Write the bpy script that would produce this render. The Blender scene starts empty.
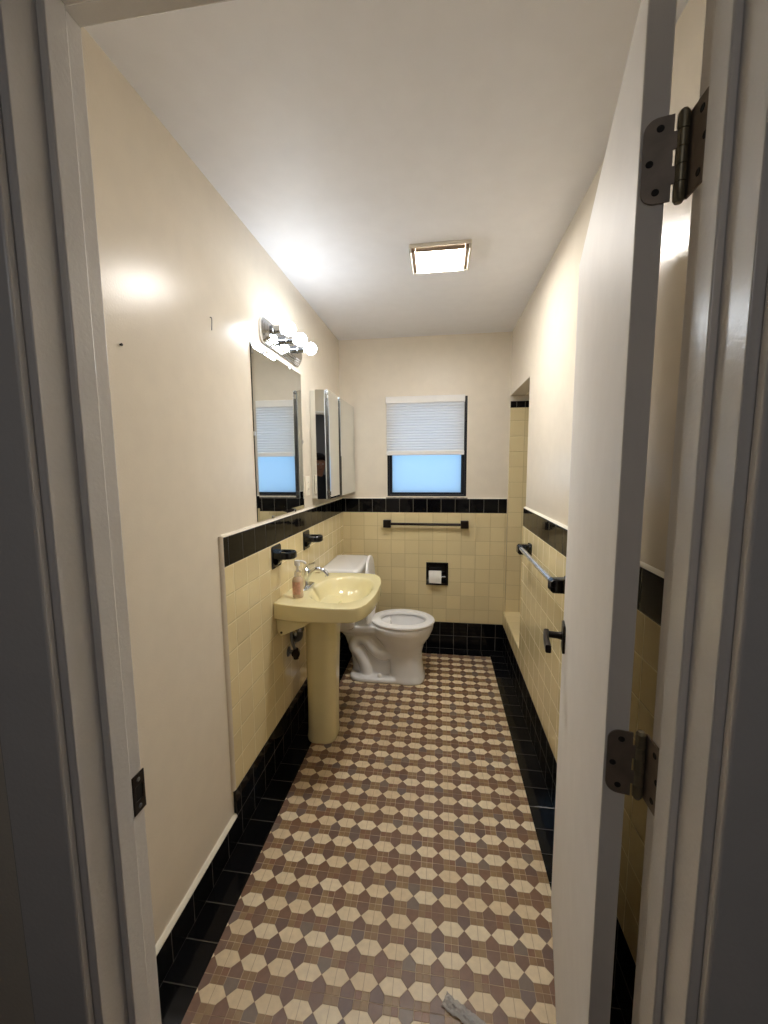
import bpy, bmesh, math, random
from mathutils import Vector, Matrix
random.seed(7)
SC = bpy.context.scene
COL = SC.collection

# ------------------------------------------------------------------ camera
CAM = Vector((0.7869, 0.0, 1.4618))
yaw, pit, rol, fpx = 0.1395, 0.1128, -0.0070, 402.8
fw = Vector((-math.sin(yaw)*math.cos(pit), math.cos(yaw)*math.cos(pit), -math.sin(pit)))
rt = Vector((math.cos(yaw), math.sin(yaw), 0)); up = rt.cross(fw)
r2 = rt*math.cos(rol) + up*math.sin(rol); u2 = -rt*math.sin(rol) + up*math.cos(rol)
cd = bpy.data.cameras.new('camera'); cam = bpy.data.objects.new('camera', cd); COL.objects.link(cam)
cd.sensor_fit = 'HORIZONTAL'; cd.sensor_width = 36.0; cd.lens = fpx/768*36.0; cd.clip_start = 0.01
cam.matrix_world = Matrix(((r2.x, u2.x, -fw.x, CAM.x), (r2.y, u2.y, -fw.y, CAM.y), (r2.z, u2.z, -fw.z, CAM.z), (0, 0, 0, 1)))
SC.camera = cam

# ------------------------------------------------------------------ light and exposure
BULB = ((0.84, 0.92, 1.0), 14.5)       # vanity globes
FANLENS = ((1.0, 0.95, 0.89), 41.0)     # ceiling fan lens
SKY = ((0.38, 0.66, 1.0), 0.60)         # daylight behind the frosted pane
HALL_W = 1.05                            # added unseen fill for dim ambient from adjacent rooms, watts
EXPO = 1.42
w = bpy.data.worlds.new('world'); SC.world = w; w.use_nodes = True
bg = w.node_tree.nodes['Background']; bg.inputs[0].default_value = (*SKY[0], 1); bg.inputs[1].default_value = SKY[1]
hl = bpy.data.lights.new('hall_fill', 'AREA'); hl.shape = 'RECTANGLE'; hl.size = 0.5; hl.size_y = 0.5; hl.energy = HALL_W; hl.color = (1.0, 0.98, 0.97)
ho = bpy.data.objects.new('hall_fill', hl); COL.objects.link(ho); ho.location = (0.7, -0.8, 2.40)
vs = SC.view_settings
vs.view_transform = 'Standard'; vs.look = 'None'; vs.gamma = 1; vs.use_curve_mapping = False; vs.exposure = EXPO
SC.cycles.sample_clamp_indirect = 6.0
SC.cycles.blur_glossy = 0.6
SC.cycles.use_denoising = True
SC.cycles.max_bounces = 14; SC.cycles.diffuse_bounces = 8; SC.cycles.glossy_bounces = 8

# ------------------------------------------------------------------ dimensions (metres)
W, D, H, T = 1.2933, 3.1535, 2.428, 0.0127
P = 0.110; TP = 0.1083
YF = 0.531          # inner face of the front wall
YH = 0.4245         # hall face of the front wall
XL, XR, ZH = 0.320, 1.0625, 2.030
TY = 1.337          # tiling begins on the left wall
BANDZ = (10*P, 11*P); BASEZ = 2*P
AY, AZ0, AZ1 = 2.490, 0.330, 1.972   # tub alcove opening in the right wall
BL, BR, BB = T+0.1062, W-0.115, D-0.1193

# ------------------------------------------------------------------ materials
def lin(c):
    return tuple((v/255/12.92 if v/255 <= 0.04045 else ((v/255+0.055)/1.055)**2.4) for v in c)
class N:
    def __init__(s, name):
        s.m = bpy.data.materials.new(name); s.m.use_nodes = True; s.t = s.m.node_tree
        s.b = s.t.nodes['Principled BSDF']; s.out = s.t.nodes['Material Output']
    def n(s, typ): return s.t.nodes.new(typ)
    def put(s, sock, v):
        if hasattr(v, 'is_linked') or hasattr(v, 'links'): s.t.links.new(v, sock)
        else: sock.default_value = v
    def m_(s, op, a, b=0.0, c=None):
        n = s.n('ShaderNodeMath'); n.operation = op; s.put(n.inputs[0], a)
        if op not in ('ABSOLUTE', 'FLOOR', 'FRACT'): s.put(n.inputs[1], b)
        if c is not None: s.put(n.inputs[2], c)
        return n.outputs[0]
    def pos(s):
        g = s.n('ShaderNodeNewGeometry'); x = s.n('ShaderNodeSeparateXYZ'); s.t.links.new(g.outputs['Position'], x.inputs[0]); s.P = g.outputs['Position']
        return x.outputs
    def mix(s, f, a, b):
        n = s.n('ShaderNodeMix'); n.data_type = 'RGBA'; s.put(n.inputs[0], f)
        s.put(n.inputs[6], (*a, 1) if isinstance(a, tuple) else a); s.put(n.inputs[7], (*b, 1) if isinstance(b, tuple) else b)
        return n.outputs[2]
    def mr(s, v, a, b, c=0.0, d=1.0):
        n = s.n('ShaderNodeMapRange'); s.put(n.inputs[0], v)
        for i, q in enumerate((a, b, c, d)): n.inputs[i+1].default_value = q
        return n.outputs[0]
    def noise(s, scale, detail=2.0, vec=None):
        n = s.n('ShaderNodeTexNoise'); n.inputs['Scale'].default_value = scale; n.inputs['Detail'].default_value = detail
        if vec is None:
            g = s.n('ShaderNodeNewGeometry'); vec = g.outputs['Position']
        s.t.links.new(vec, n.inputs['Vector']); return n.outputs['Fac']
    def white(s, a, b, c=0.0):
        v = s.n('ShaderNodeCombineXYZ'); s.put(v.inputs[0], a); s.put(v.inputs[1], b); s.put(v.inputs[2], c)
        n = s.n('ShaderNodeTexWhiteNoise'); n.noise_dimensions = '3D'; s.t.links.new(v.outputs[0], n.inputs['Vector']); return n.outputs['Value']
    def bump(s, h, strength, dist):
        n = s.n('ShaderNodeBump'); n.inputs['Strength'].default_value = strength; n.inputs['Distance'].default_value = dist
        s.t.links.new(h, n.inputs['Height']); s.t.links.new(n.outputs[0], s.b.inputs['Normal'])
    def set(s, **k):
        for a, v in k.items():
            s.put(s.b.inputs[a.replace('_', ' ')], (*v, 1) if isinstance(v, tuple) and len(v) == 3 else v)
        return s
def plain(name, c, rough=0.5, metal=0.0, var=0.06, vs_=14.0, bump=0.0, bs=220.0, spec=0.5, coat=0.0, **k):
    n = N(name); c = lin(c)
    f = n.noise(vs_, 3.0)
    lo = tuple(v*(1-var) for v in c); hi = tuple(min(1, v*(1+var)) for v in c)
    n.set(Base_Color=n.mix(n.mr(f, 0.3, 0.7), lo, hi), Roughness=rough, Metallic=metal)
    n.b.inputs['Specular IOR Level'].default_value = spec
    if coat: n.b.inputs['Coat Weight'].default_value = coat; n.b.inputs['Coat Roughness'].default_value = 0.06
    if bump: n.bump(n.noise(bs, 2.0), bump, 0.002)
    for a, v in k.items(): n.b.inputs[a.replace('_', ' ')].default_value = v
    return n.m
def emit(name, c, e):
    n = N(name); n.set(Base_Color=(0.9, 0.9, 0.88), Roughness=0.3)
    n.b.inputs['Emission Color'].default_value = (*c, 1); n.b.inputs['Emission Strength'].default_value = e
    return n.m
def tile(name, au, av, pu, ou, pv, ov, col, grout, gap, rough, var, tilt=0.0006, wav=0.0005):
    n = N(name); p = n.pos()
    u = n.m_('DIVIDE', n.m_('SUBTRACT', p[au], ou), pu); v = n.m_('DIVIDE', n.m_('SUBTRACT', p[av], ov), pv)
    def ed(q, per):
        return n.m_('MULTIPLY', n.m_('SUBTRACT', 0.5, n.m_('ABSOLUTE', n.m_('SUBTRACT', n.m_('FRACT', q), 0.5))), per)
    d = n.m_('MINIMUM', ed(u, pu), ed(v, pv))
    mask = n.mr(d, gap*0.5, gap*0.5+0.0009)
    iu, iv = n.m_('FLOOR', u), n.m_('FLOOR', v)
    rnd = n.white(iu, iv, 1.7)
    c = lin(col); lo = tuple(q*(1-var) for q in c); hi = tuple(min(1, q*(1+var)) for q in c)
    n.set(Base_Color=n.mix(mask, lin(grout), n.mix(rnd, lo, hi)))
    n.set(Roughness=n.mr(mask, 0, 1, 0.75, rough)); n.b.inputs['Specular IOR Level'].default_value = 0.22 if col[0] < 60 else 0.5
    r1 = n.m_('SUBTRACT', n.white(iu, iv, 4.1), 0.5); r3 = n.m_('SUBTRACT', n.white(iu, iv, 8.3), 0.5)
    h = n.m_('MULTIPLY', n.mr(d, gap*0.4, gap*0.5+0.0025), 0.0010)
    h = n.m_('ADD', h, n.m_('MULTIPLY', n.m_('MULTIPLY', r1, n.m_('FRACT', u)), tilt))
    h = n.m_('ADD', h, n.m_('MULTIPLY', n.m_('MULTIPLY', r3, n.m_('FRACT', v)), tilt))
    h = n.m_('ADD', h, n.m_('MULTIPLY', n.noise(22.0, 1.0), wav))
    n.bump(h, 1.0, 1.0)
    return n.m
CREAM, CGROUT = (229, 213, 168), (200, 183, 140)
BLACK, BGROUT = (16, 16, 18), (112, 107, 98)
M = {}
M['wall_paint'] = plain('cream_semi_gloss_paint', (232, 223, 207), 0.25, spec=0.30, var=0.02, bump=0.16, bs=170.0)
M['wall_paint_back'] = plain('cream_wall_paint', (232, 223, 207), 0.38, var=0.02, bump=0.06, bs=170.0)
M['ceiling'] = plain('white_ceiling_paint', (236, 236, 240), 0.55, var=0.015, bump=0.04)
M['trim'] = plain('white_gloss_trim_paint', (232, 229, 226), 0.22, var=0.02, bump=0.14, bs=150.0)
M['door'] = plain('white_door_paint', (232, 229, 226), 0.55, spec=0.25, var=0.02, bump=0.08, bs=120.0)
M['caulk'] = plain('white_caulk', (236, 230, 214), 0.4, var=0.03, bump=0.3, bs=60.0)
M['hall'] = plain('grey_hall_paint', (150, 146, 145), 0.6, var=0.02)
M['cream_left'] = tile('cream_tile_side', 1, 2, TP, 1.400, P, 0.0, CREAM, (240, 229, 194), 0.0030, 0.07, 0.05)  # grout paler than on the end wall: joint highlights put into its colour
M['cream_right'] = tile('cream_tile_opposite', 1, 2, TP, 1.345, P, 0.0, CREAM, (242, 232, 198), 0.0030, 0.07, 0.05)  # pale grout again carries the bright highlights along the joints as colour
M['cream_back'] = tile('cream_tile_end', 0, 2, 0.1095, 0.402-0.1095*4, P, 0.0, CREAM, CGROUT, 0.0026, 0.10, 0.05)
M['cream_alcove'] = tile('cream_tile_alcove', 0, 2, 0.1095, W+0.105, 0.1135, 0.314, CREAM, CGROUT, 0.0026, 0.10, 0.05)
M['cream_ledge'] = tile('cream_tile_ledge', 1, 0, TP, AY, 0.30, W-0.1, CREAM, CGROUT, 0.0026, 0.10, 0.05)
M['black_left'] = tile('black_tile_side', 1, 2, 0.1075, 1.372, P, 0.0, BLACK, (84, 80, 73), 0.0022, 0.06, 0.3)
M['black_back'] = tile('black_tile_end', 0, 2, 0.108, 0.145, P, 0.0, BLACK, BGROUT, 0.0022, 0.06, 0.3)
M['black_alcove'] = tile('black_tile_alcove', 0, 2, 0.06, W+0.045, 0.2, 1.83, BLACK, BGROUT, 0.002, 0.06, 0.3)
M['black_floor_left'] = tile('black_floor_tile_side', 0, 1, 0.30, -0.1, 0.1077, 0.0354, BLACK, (78, 74, 67), 0.0020, 0.10, 0.3)
M['black_floor_back'] = tile('black_floor_tile_end', 0, 1, 0.108, 0.145, 0.30, D-0.25, BLACK, (78, 74, 67), 0.0020, 0.10, 0.3)
M['black_floor_right'] = tile('black_floor_tile_opposite', 0, 1, 0.30, W-T-0.2, 0.1077, 0.0395, BLACK, (78, 74, 67), 0.0020, 0.10, 0.3)
M['black_ceramic'] = plain('black_glazed_ceramic', (14, 14, 15), 0.08, var=0.2)
M['black_metal'] = plain('oil_rubbed_bronze', (38, 31, 28), 0.35, 0.6, var=0.2)
M['black_paint'] = plain('black_window_paint', (24, 26, 34), 0.35, var=0.15)
M['hinge'] = plain('dark_bronze_hinge', (132, 120, 108), 0.45, 0.3, var=0.15, vs_=40)
M['hinge_pin'] = plain('brass_brown_knuckle', (132, 124, 102), 0.35, 0.4, var=0.12, vs_=60)
M['chrome'] = plain('chrome', (225, 228, 232), 0.07, 1.0, var=0.02)
M['chrome_dull'] = plain('dull_chrome', (170, 172, 175), 0.22, 1.0, var=0.08)
M['bar_chrome'] = plain('bright_satin_chrome', (226, 232, 242), 0.2, 0.85, var=0.04)
M['mirror'] = plain('mirror_glass', (228, 232, 232), 0.012, 1.0, var=0.0)
M['mirror_edge'] = plain('mirror_edge', (60, 64, 62), 0.2, 0.4)
M['porcelain'] = plain('white_porcelain', (240, 240, 241), 0.07, var=0.015, coat=0.3)
M['plastic_white'] = plain('white_plastic', (240, 239, 238), 0.3, var=0.02)
M['sink'] = plain('pale_yellow_porcelain', (233, 222, 174), 0.08, var=0.015, coat=0.3)
M['dark_hole'] = plain('dark_opening', (20, 18, 17), 0.7)
M['paper'] = plain('white_tissue', (238, 236, 230), 0.9, var=0.03, bump=0.3, bs=90)
M['steel_grey'] = plain('grey_metal', (120, 122, 126), 0.35, 0.8)
M['frame_white'] = plain('white_fan_cover', (222, 217, 205), 0.35, var=0.02)
M['grille_brown'] = plain('fan_grille_shade', (150, 128, 108), 0.5, var=0.05)
M['bulb'] = emit('lit_bulb_glass', *BULB)
M['lens'] = emit('lit_fan_lens', *FANLENS)
M['clear_plastic'] = plain('clear_crumpled_plastic', (225, 222, 220), 0.06, var=0.02, Transmission_Weight=0.45, IOR=1.45)
M['soap'] = plain('peach_soap', (240, 216, 190), 0.1, var=0.03, Transmission_Weight=0.35, IOR=1.33)
M['soap_label'] = plain('faded_pink_label', (206, 160, 142), 0.4, var=0.18, vs_=90)
M['bottle_clear'] = plain('clear_bottle_plastic', (240, 232, 220), 0.08, var=0.02, Transmission_Weight=0.7, IOR=1.4)
M['plate'] = plain('ivory_outlet_plastic', (240, 234, 218), 0.3, var=0.01)
M['skin'] = plain('skin', (176, 128, 104), 0.5, var=0.05)
M['shirt'] = plain('dark_shirt', (34, 36, 44), 0.85, var=0.15, vs_=60)
M['jeans'] = plain('dark_trousers', (30, 32, 42), 0.85, var=0.15, vs_=60)
M['hair'] = plain('dark_hair', (26, 20, 18), 0.9, var=0.2, vs_=80)
M['phone'] = plain('black_phone', (14, 14, 16), 0.15)

def translucent(name, c, t, front):
    n = N(name); tr = n.n('ShaderNodeBsdfTranslucent'); tr.inputs[0].default_value = (*t, 1)
    f = n.noise(60.0, 2.0)
    n.set(Base_Color=n.mix(n.mr(f, 0.3, 0.7), tuple(v*0.97 for v in lin(c)), lin(c)), Roughness=0.5)
    mx = n.n('ShaderNodeMixShader'); mx.inputs[0].default_value = front
    n.t.links.new(n.b.outputs[0], mx.inputs[1]); n.t.links.new(tr.outputs[0], mx.inputs[2]); n.t.links.new(mx.outputs[0], n.out.inputs[0])
    return n.m
M['frosted'] = translucent('frosted_glass', (200, 220, 235), (0.92, 0.95, 0.97), 0.85)
M['blind'] = translucent('white_cellular_fabric', (246, 246, 246), (0.99, 0.99, 0.99), 0.45)

def floor_mosaic():
    n = N('hexagon_mosaic_floor'); p = n.pos(); S = 0.0831
    u = n.m_('DIVIDE', n.m_('SUBTRACT', p[0], 0.0015), S); v = n.m_('DIVIDE', n.m_('SUBTRACT', p[1], 0.0590), S)
    fu = n.m_('SUBTRACT', n.m_('FRACT', n.m_('ADD', u, 0.5)), 0.5); fv = n.m_('SUBTRACT', n.m_('FRACT', n.m_('ADD', v, 0.5)), 0.5)
    ax, ay = n.m_('ABSOLUTE', fu), n.m_('ABSOLUTE', fv)
    e1 = n.m_('SUBTRACT', 0.252, ay)
    e2 = n.m_('MULTIPLY', n.m_('SUBTRACT', n.m_('SUBTRACT', 0.497, ax), n.m_('MULTIPLY', ay, 0.97)), 0.72)
    sd = n.m_('MINIMUM', e1, e2)
    hexm = n.mr(sd, -0.003, 0.003)
    sq = n.mr(n.m_('SUBTRACT', 0.252, ax), -0.003, 0.003)
    iu, iv = n.m_('FLOOR', u), n.m_('FLOOR', n.m_('MULTIPLY', v, 2.0)); iu2 = n.m_('FLOOR', n.m_('MULTIPLY', u, 2.0))
    def ramp(f, cols):
        r = n.n('ShaderNodeValToRGB'); r.color_ramp.interpolation = 'CONSTANT'; el = r.color_ramp.elements
        for i, (q, c) in enumerate(cols):
            e = el[i] if i < 2 else el.new(q)
            e.position = q; e.color = (*lin(c), 1)
        n.t.links.new(f, r.inputs[0]); return r.outputs[0]
    pent = ramp(n.white(iu, iv, 2.0), [(0, (126, 98, 82)), (0.40, (122, 104, 97)), (0.52, (130, 98, 78)), (0.78, (116, 92, 82)), (0.92, (128, 112, 100))])
    sqc = ramp(n.white(iu2, iv, 5.0), [(0, (148, 119, 86)), (0.3, (138, 108, 80)), (0.55, (154, 127, 92)), (0.85, (138, 102, 78))])
    hx = ramp(n.white(n.m_('FLOOR', n.m_('ADD', u, 0.5)), n.m_('FLOOR', n.m_('ADD', v, 0.5)), 9.0), [(0, (233, 216, 184)), (0.4, (227, 208, 174)), (0.75, (237, 222, 192))])
    c = n.mix(sq, pent, sqc); c = n.mix(hexm, c, hx)
    # fine blotches and grout
    blot = n.mr(n.noise(55.0, 4.0), 0.3, 0.75, 0.0, 1.0)
    mul = n.n('ShaderNodeMix'); mul.data_type = 'RGBA'; mul.blend_type = 'MULTIPLY'; mul.inputs[0].default_value = 0.42
    n.t.links.new(c, mul.inputs[6]); n.t.links.new(n.mix(blot, (0.62, 0.60, 0.58), (1.0, 1.0, 1.0)), mul.inputs[7]); c = mul.outputs[2]
    g_edge = n.m_('ABSOLUTE', sd)
    outh = n.m_('SUBTRACT', 1.0, hexm)
    g_sq = n.m_('ADD', n.m_('ABSOLUTE', n.m_('SUBTRACT', ax, 0.252)), hexm)
    g_h = n.m_('ADD', n.m_('SUBTRACT', 0.5, ay), hexm)
    g_v = n.m_('ADD', ax, hexm)
    gd = n.m_('MINIMUM', n.m_('MINIMUM', g_sq, g_h), n.m_('MULTIPLY', g_v, 1.6))
    gm = n.mr(gd, 0.004, 0.013, 1.0, 0.0)
    wear = n.mr(n.noise(9.0, 2.0), 0.40, 0.62, 0.25, 0.95)
    c = n.mix(n.m_('MULTIPLY', gm, wear), c, lin((206, 184, 154)))
    c = n.mix(n.mr(g_edge, 0.003, 0.012, 0.5, 0.0), c, lin((150, 124, 98)))
    hl_ = n.m_('MULTIPLY', n.mr(ax, 0.004, 0.014, 0.75, 0.0), hexm)
    c = n.mix(hl_, c, lin((150, 120, 92)))
    n.set(Base_Color=c, Roughness=0.34)
    d = n.m_('MINIMUM', gd, g_edge)
    n.bump(n.m_('ADD', n.m_('MULTIPLY', n.mr(d, 0.003, 0.02), 0.0005), n.m_('MULTIPLY', n.noise(30.0, 1.0), 0.0006)), 1.0, 1.0)
    return n.m
M['mosaic'] = floor_mosaic()

# ------------------------------------------------------------------ mesh helpers (world coordinates)
def BM(): return bmesh.new()
def box(bm, lo, hi):
    vs_ = [bm.verts.new((x, y, z)) for x in (lo[0], hi[0]) for y in (lo[1], hi[1]) for z in (lo[2], hi[2])]
    for f in ((0, 1, 3, 2), (4, 6, 7, 5), (0, 4, 5, 1), (2, 3, 7, 6), (0, 2, 6, 4), (1, 5, 7, 3)): bm.faces.new([vs_[i] for i in f])
    return bm
def loft(bm, rings, cap0=True, cap1=True, closed=False):
    R = [[bm.verts.new(p) for p in r] for r in rings]; n = len(R[0])
    pairs = list(zip(R, R[1:])) + ([(R[-1], R[0])] if closed else [])
    for a, b in pairs:
        for i in range(n):
            j = (i+1) % n
            try: bm.faces.new((a[i], a[j], b[j], b[i]))
            except ValueError: pass
    if not closed:
        if cap0: bm.faces.new(list(reversed(R[0])))
        if cap1: bm.faces.new(R[-1])
    return bm
def prism(bm, pts, d):
    d = Vector(d); return loft(bm, [pts, [tuple(Vector(p)+d) for p in pts]])
def frame_of(t):
    t = t.normalized(); a = Vector((0, 0, 1)) if abs(t.z) < 0.9 else Vector((1, 0, 0))
    u = t.cross(a).normalized(); return u, t.cross(u).normalized()
def lathe(bm, prof, base, axis=(0, 0, 1), seg=32):
    ax = Vector(axis).normalized(); u, v = frame_of(ax); b = Vector(base); rings = []
    for r, h in prof:
        rings.append([tuple(b+ax*h+(u*math.cos(2*math.pi*i/seg)+v*math.sin(2*math.pi*i/seg))*max(r, 1e-5)) for i in range(seg)])
    return loft(bm, rings)
def tube(bm, pts, r, seg=14, closed=False):
    pts = [Vector(p) for p in pts]; n = len(pts); rr = r if isinstance(r, (list, tuple)) else [r]*n
    rings = []; pu = None
    for i, p in enumerate(pts):
        if closed: t = pts[(i+1) % n]-pts[i-1]
        else: t = pts[min(i+1, n-1)]-pts[max(i-1, 0)]
        t.normalize()
        if pu is None: u, v = frame_of(t)
        else:
            u = (pu-t*pu.dot(t)).normalized(); v = t.cross(u)
        pu = u
        rings.append([tuple(p+(u*math.cos(2*math.pi*k/seg)+v*math.sin(2*math.pi*k/seg))*rr[i]) for k in range(seg)])
    return loft(bm, rings, closed=closed)
def spline(pts, n=8):
    pts = [Vector(p) for p in pts]; q = [pts[0]*2-pts[1]]+pts+[pts[-1]*2-pts[-2]]; out = []
    for i in range(1, len(q)-2):
        for k in range(n):
            t = k/n; a, b, c, d = q[i-1:i+3]
            out.append(0.5*((2*b)+(c-a)*t+(2*a-5*b+4*c-d)*t*t+(3*b-a-3*c+d)*t**3))
    out.append(pts[-1]); return out
def ball(bm, c, r, seg=24, rings=14, sc=(1, 1, 1)):
    m = Matrix.Translation(c) @ Matrix.Diagonal((*[r*s for s in sc], 1))
    bmesh.ops.create_uvsphere(bm, u_segments=seg, v_segments=rings, radius=1.0, matrix=m); return bm
def rrect(cx, cy, hx, hy, r, n=6):
    out = []
    for (sx, sy, a0) in ((1, 1, 0), (-1, 1, 90), (-1, -1, 180), (1, -1, 270)):
        for k in range(n+1):
            a = math.radians(a0+90*k/n); out.append((cx+sx*(hx-r)+r*math.cos(a), cy+sy*(hy-r)+r*math.sin(a)))
    return out
def sheet(bm, ax, const, depth, rect, holes=()):
    """solid slab normal to axis ax between const and const+depth, over rect (a0,a1,b0,b1), with rectangular holes"""
    A = sorted({rect[0], rect[1]} | {h[0] for h in holes} | {h[1] for h in holes}); B = sorted({rect[2], rect[3]} | {h[2] for h in holes} | {h[3] for h in holes})
    def pt(a, b): return {0: (const, a, b), 1: (a, const, b), 2: (a, b, const)}[ax]
    V = {(i, j): bm.verts.new(pt(a, b)) for i, a in enumerate(A) for j, b in enumerate(B)}
    fs = []
    for i in range(len(A)-1):
        for j in range(len(B)-1):
            ca, cb = (A[i]+A[i+1])/2, (B[j]+B[j+1])/2
            if any(h[0] < ca < h[1] and h[2] < cb < h[3] for h in holes): continue
            fs.append(bm.faces.new((V[i, j], V[i+1, j], V[i+1, j+1], V[i, j+1])))
    g = bmesh.ops.extrude_face_region(bm, geom=fs); d = [0, 0, 0]; d[ax] = depth
    bmesh.ops.translate(bm, verts=[v for v in g['geom'] if isinstance(v, bmesh.types.BMVert)], vec=d)
    loose = [v for v in bm.verts if not v.link_faces]; bmesh.ops.delete(bm, geom=loose, context='VERTS')
    return bm
def obj(name, bm, mat, parent=None, bevel=0.0, seg=2, ang=38, smooth=True, subsurf=0, label=None):
    root = parent
    while root is not None and root.parent is not None: root = root.parent
    off = root.location.copy() if root is not None else Vector((0, 0, 0))
    bmesh.ops.recalc_face_normals(bm, faces=bm.faces[:])
    me = bpy.data.meshes.new(name)
    if off.length: bmesh.ops.translate(bm, verts=bm.verts[:], vec=-off)
    bm.to_mesh(me); bm.free()
    if smooth:
        me.shade_smooth(); me.set_sharp_from_angle(angle=math.radians(ang))
    me.materials.append(mat)
    o = bpy.data.objects.new(name, me); COL.objects.link(o)
    if parent is not None: o.parent = parent
    if bevel:
        b = o.modifiers.new('bevel', 'BEVEL'); b.width = bevel; b.segments = seg; b.limit_method = 'ANGLE'; b.angle_limit = math.radians(40); b.harden_normals = False
    if subsurf:
        s = o.modifiers.new('sub', 'SUBSURF'); s.levels = s.render_levels = subsurf
    if label: o['label'] = label
    return o
def thing(name, label, cat, loc, group=None):
    o = bpy.data.objects.new(name, None); COL.objects.link(o); o.empty_display_size = 0.05
    o.location = loc; o['label'] = label; o['category'] = cat; o['kind'] = 'thing'
    if group: o['group'] = group
    return o
def tag(o, label, cat, group=None, kind='thing'):
    o['label'] = label; o['category'] = cat; o['kind'] = kind
    if group: o['group'] = group
    return o
def struct(name, bm, mat, label, cat, **k):
    return tag(obj(name, bm, mat, **k), label, cat, kind='structure')

# ------------------------------------------------------------------ the room
WIN = (0.373, 0.984, 1.228, 1.985)          # window opening in the back wall
TPH = (0.692, 0.842, 0.535, 0.695)          # paper holder recess
flo = struct('floor', sheet(BM(), 2, 0.0, -0.05, (BL, BR, YH, BB)), M['mosaic'], 'brown and beige hexagon mosaic tile floor of the bathroom', 'floor', smooth=False)
obj('side_border', sheet(BM(), 2, 0.0, -0.05, (0.0, BL, YH, D)), M['black_floor_left'], flo, smooth=False, label='black tile border along the sink side')
obj('side_border', sheet(BM(), 2, 0.0, -0.05, (BR, W, YH, D)), M['black_floor_right'], flo, smooth=False, label='black tile border along the door side')
obj('end_border', sheet(BM(), 2, 0.0, -0.05, (BL, BR, BB, D)), M['black_floor_back'], flo, smooth=False, label='black tile border under the window')
struct('ceiling', sheet(BM(), 2, H, 0.06, (-0.1, W+0.1, YH, D)), M['ceiling'], 'plain white bathroom ceiling with the fan light', 'ceiling', smooth=False)
wl = struct('wall_left', sheet(BM(), 0, 0.0, -0.1, (YH, D, 0, H)), M['wall_paint'], 'cream painted wall with sink, mirror and cabinet', 'wall', smooth=False)
obj('cream_tiling', sheet(BM(), 0, 0.0, T, (TY, D, BASEZ, BANDZ[0])), M['cream_left'], wl, smooth=False, label='cream square tiling')
obj('black_tile_band', sheet(BM(), 0, 0.0, T, (TY, D, *BANDZ)), M['black_left'], wl, smooth=False, label='black tile band')
bm = BM()
prism(bm, [(0, TY-0.012, BASEZ), (0.004, TY-0.012, BASEZ), (0.010, TY-0.008, BASEZ), (T+0.0005, TY, BASEZ), (0, TY, BASEZ)], (0, 0, BANDZ[1]+0.006-BASEZ))
prism(bm, [(0, TY, BANDZ[1]), (T+0.0005, TY, BANDZ[1]), (T-0.003, TY, BANDZ[1]+0.006), (0, TY, BANDZ[1]+0.009)], (0, D-TY, 0))
obj('caulk_edge', bm, M['wall_paint'], wl, label='white painted edge of the tiling')
wb = struct('wall_back', sheet(BM(), 1, D, 0.12, (-0.1, W+0.9, 0, H), [WIN, TPH]), M['wall_paint_back'], 'cream painted end wall with the window', 'wall', smooth=False)
obj('cream_tiling', sheet(BM(), 1, D, -T, (T, W-0.002, BASEZ, BANDZ[0]), [TPH]), M['cream_back'], wb, smooth=False, label='cream square tiling')
obj('black_tile_band', sheet(BM(), 1, D, -T, (T, W-0.006, *BANDZ)), M['black_back'], wb, smooth=False, label='black tile band')
obj('caulk_edge', prism(BM(), [(T, D, BANDZ[1]), (T, D-T, BANDZ[1]), (T, D-T+0.003, BANDZ[1]+0.004), (T, D, BANDZ[1]+0.006)], (W-T-0.008, 0, 0)), M['caulk'], wb, label='white painted edge of the tiling')
bm = BM(); sheet(bm, 1, D, -T, (W+0.002, W+0.8, 0.2, 1.885)); obj('alcove_tiling', bm, M['cream_alcove'], wb, smooth=False, label='cream tiling inside the tub alcove')
obj('alcove_band', sheet(BM(), 1, D, -T-0.001, (W+0.002, W+0.8, 1.885, 1.932)), M['black_alcove'], wb, smooth=False, label='narrow black tile row in the alcove')
wr = struct('wall_right', sheet(BM(), 0, W, 0.1, (YH, D, 0, H), [(AY, D, AZ0-0.01, AZ1)]), M['wall_paint'], 'cream painted wall with chrome towel bar and tub alcove', 'wall', smooth=False)
obj('cream_tiling', sheet(BM(), 0, W, -T, (YF, D-T, BASEZ, BANDZ[0]), [(AY, D-T, AZ0-0.012, BANDZ[0])]), M['cream_right'], wr, smooth=False, label='cream square tiling')
obj('black_tile_band', sheet(BM(), 0, W, -T, (YF, AY, *BANDZ)), M['black_left'], wr, smooth=False, label='black tile band')
obj('caulk_edge', prism(BM(), [(W, YF, BANDZ[1]), (W-T-0.0005, YF, BANDZ[1]), (W-T+0.003, YF, BANDZ[1]+0.005), (W, YF, BANDZ[1]+0.008)], (0, AY-YF, 0)), M['caulk'], wr, label='white painted edge of the tiling')
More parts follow.
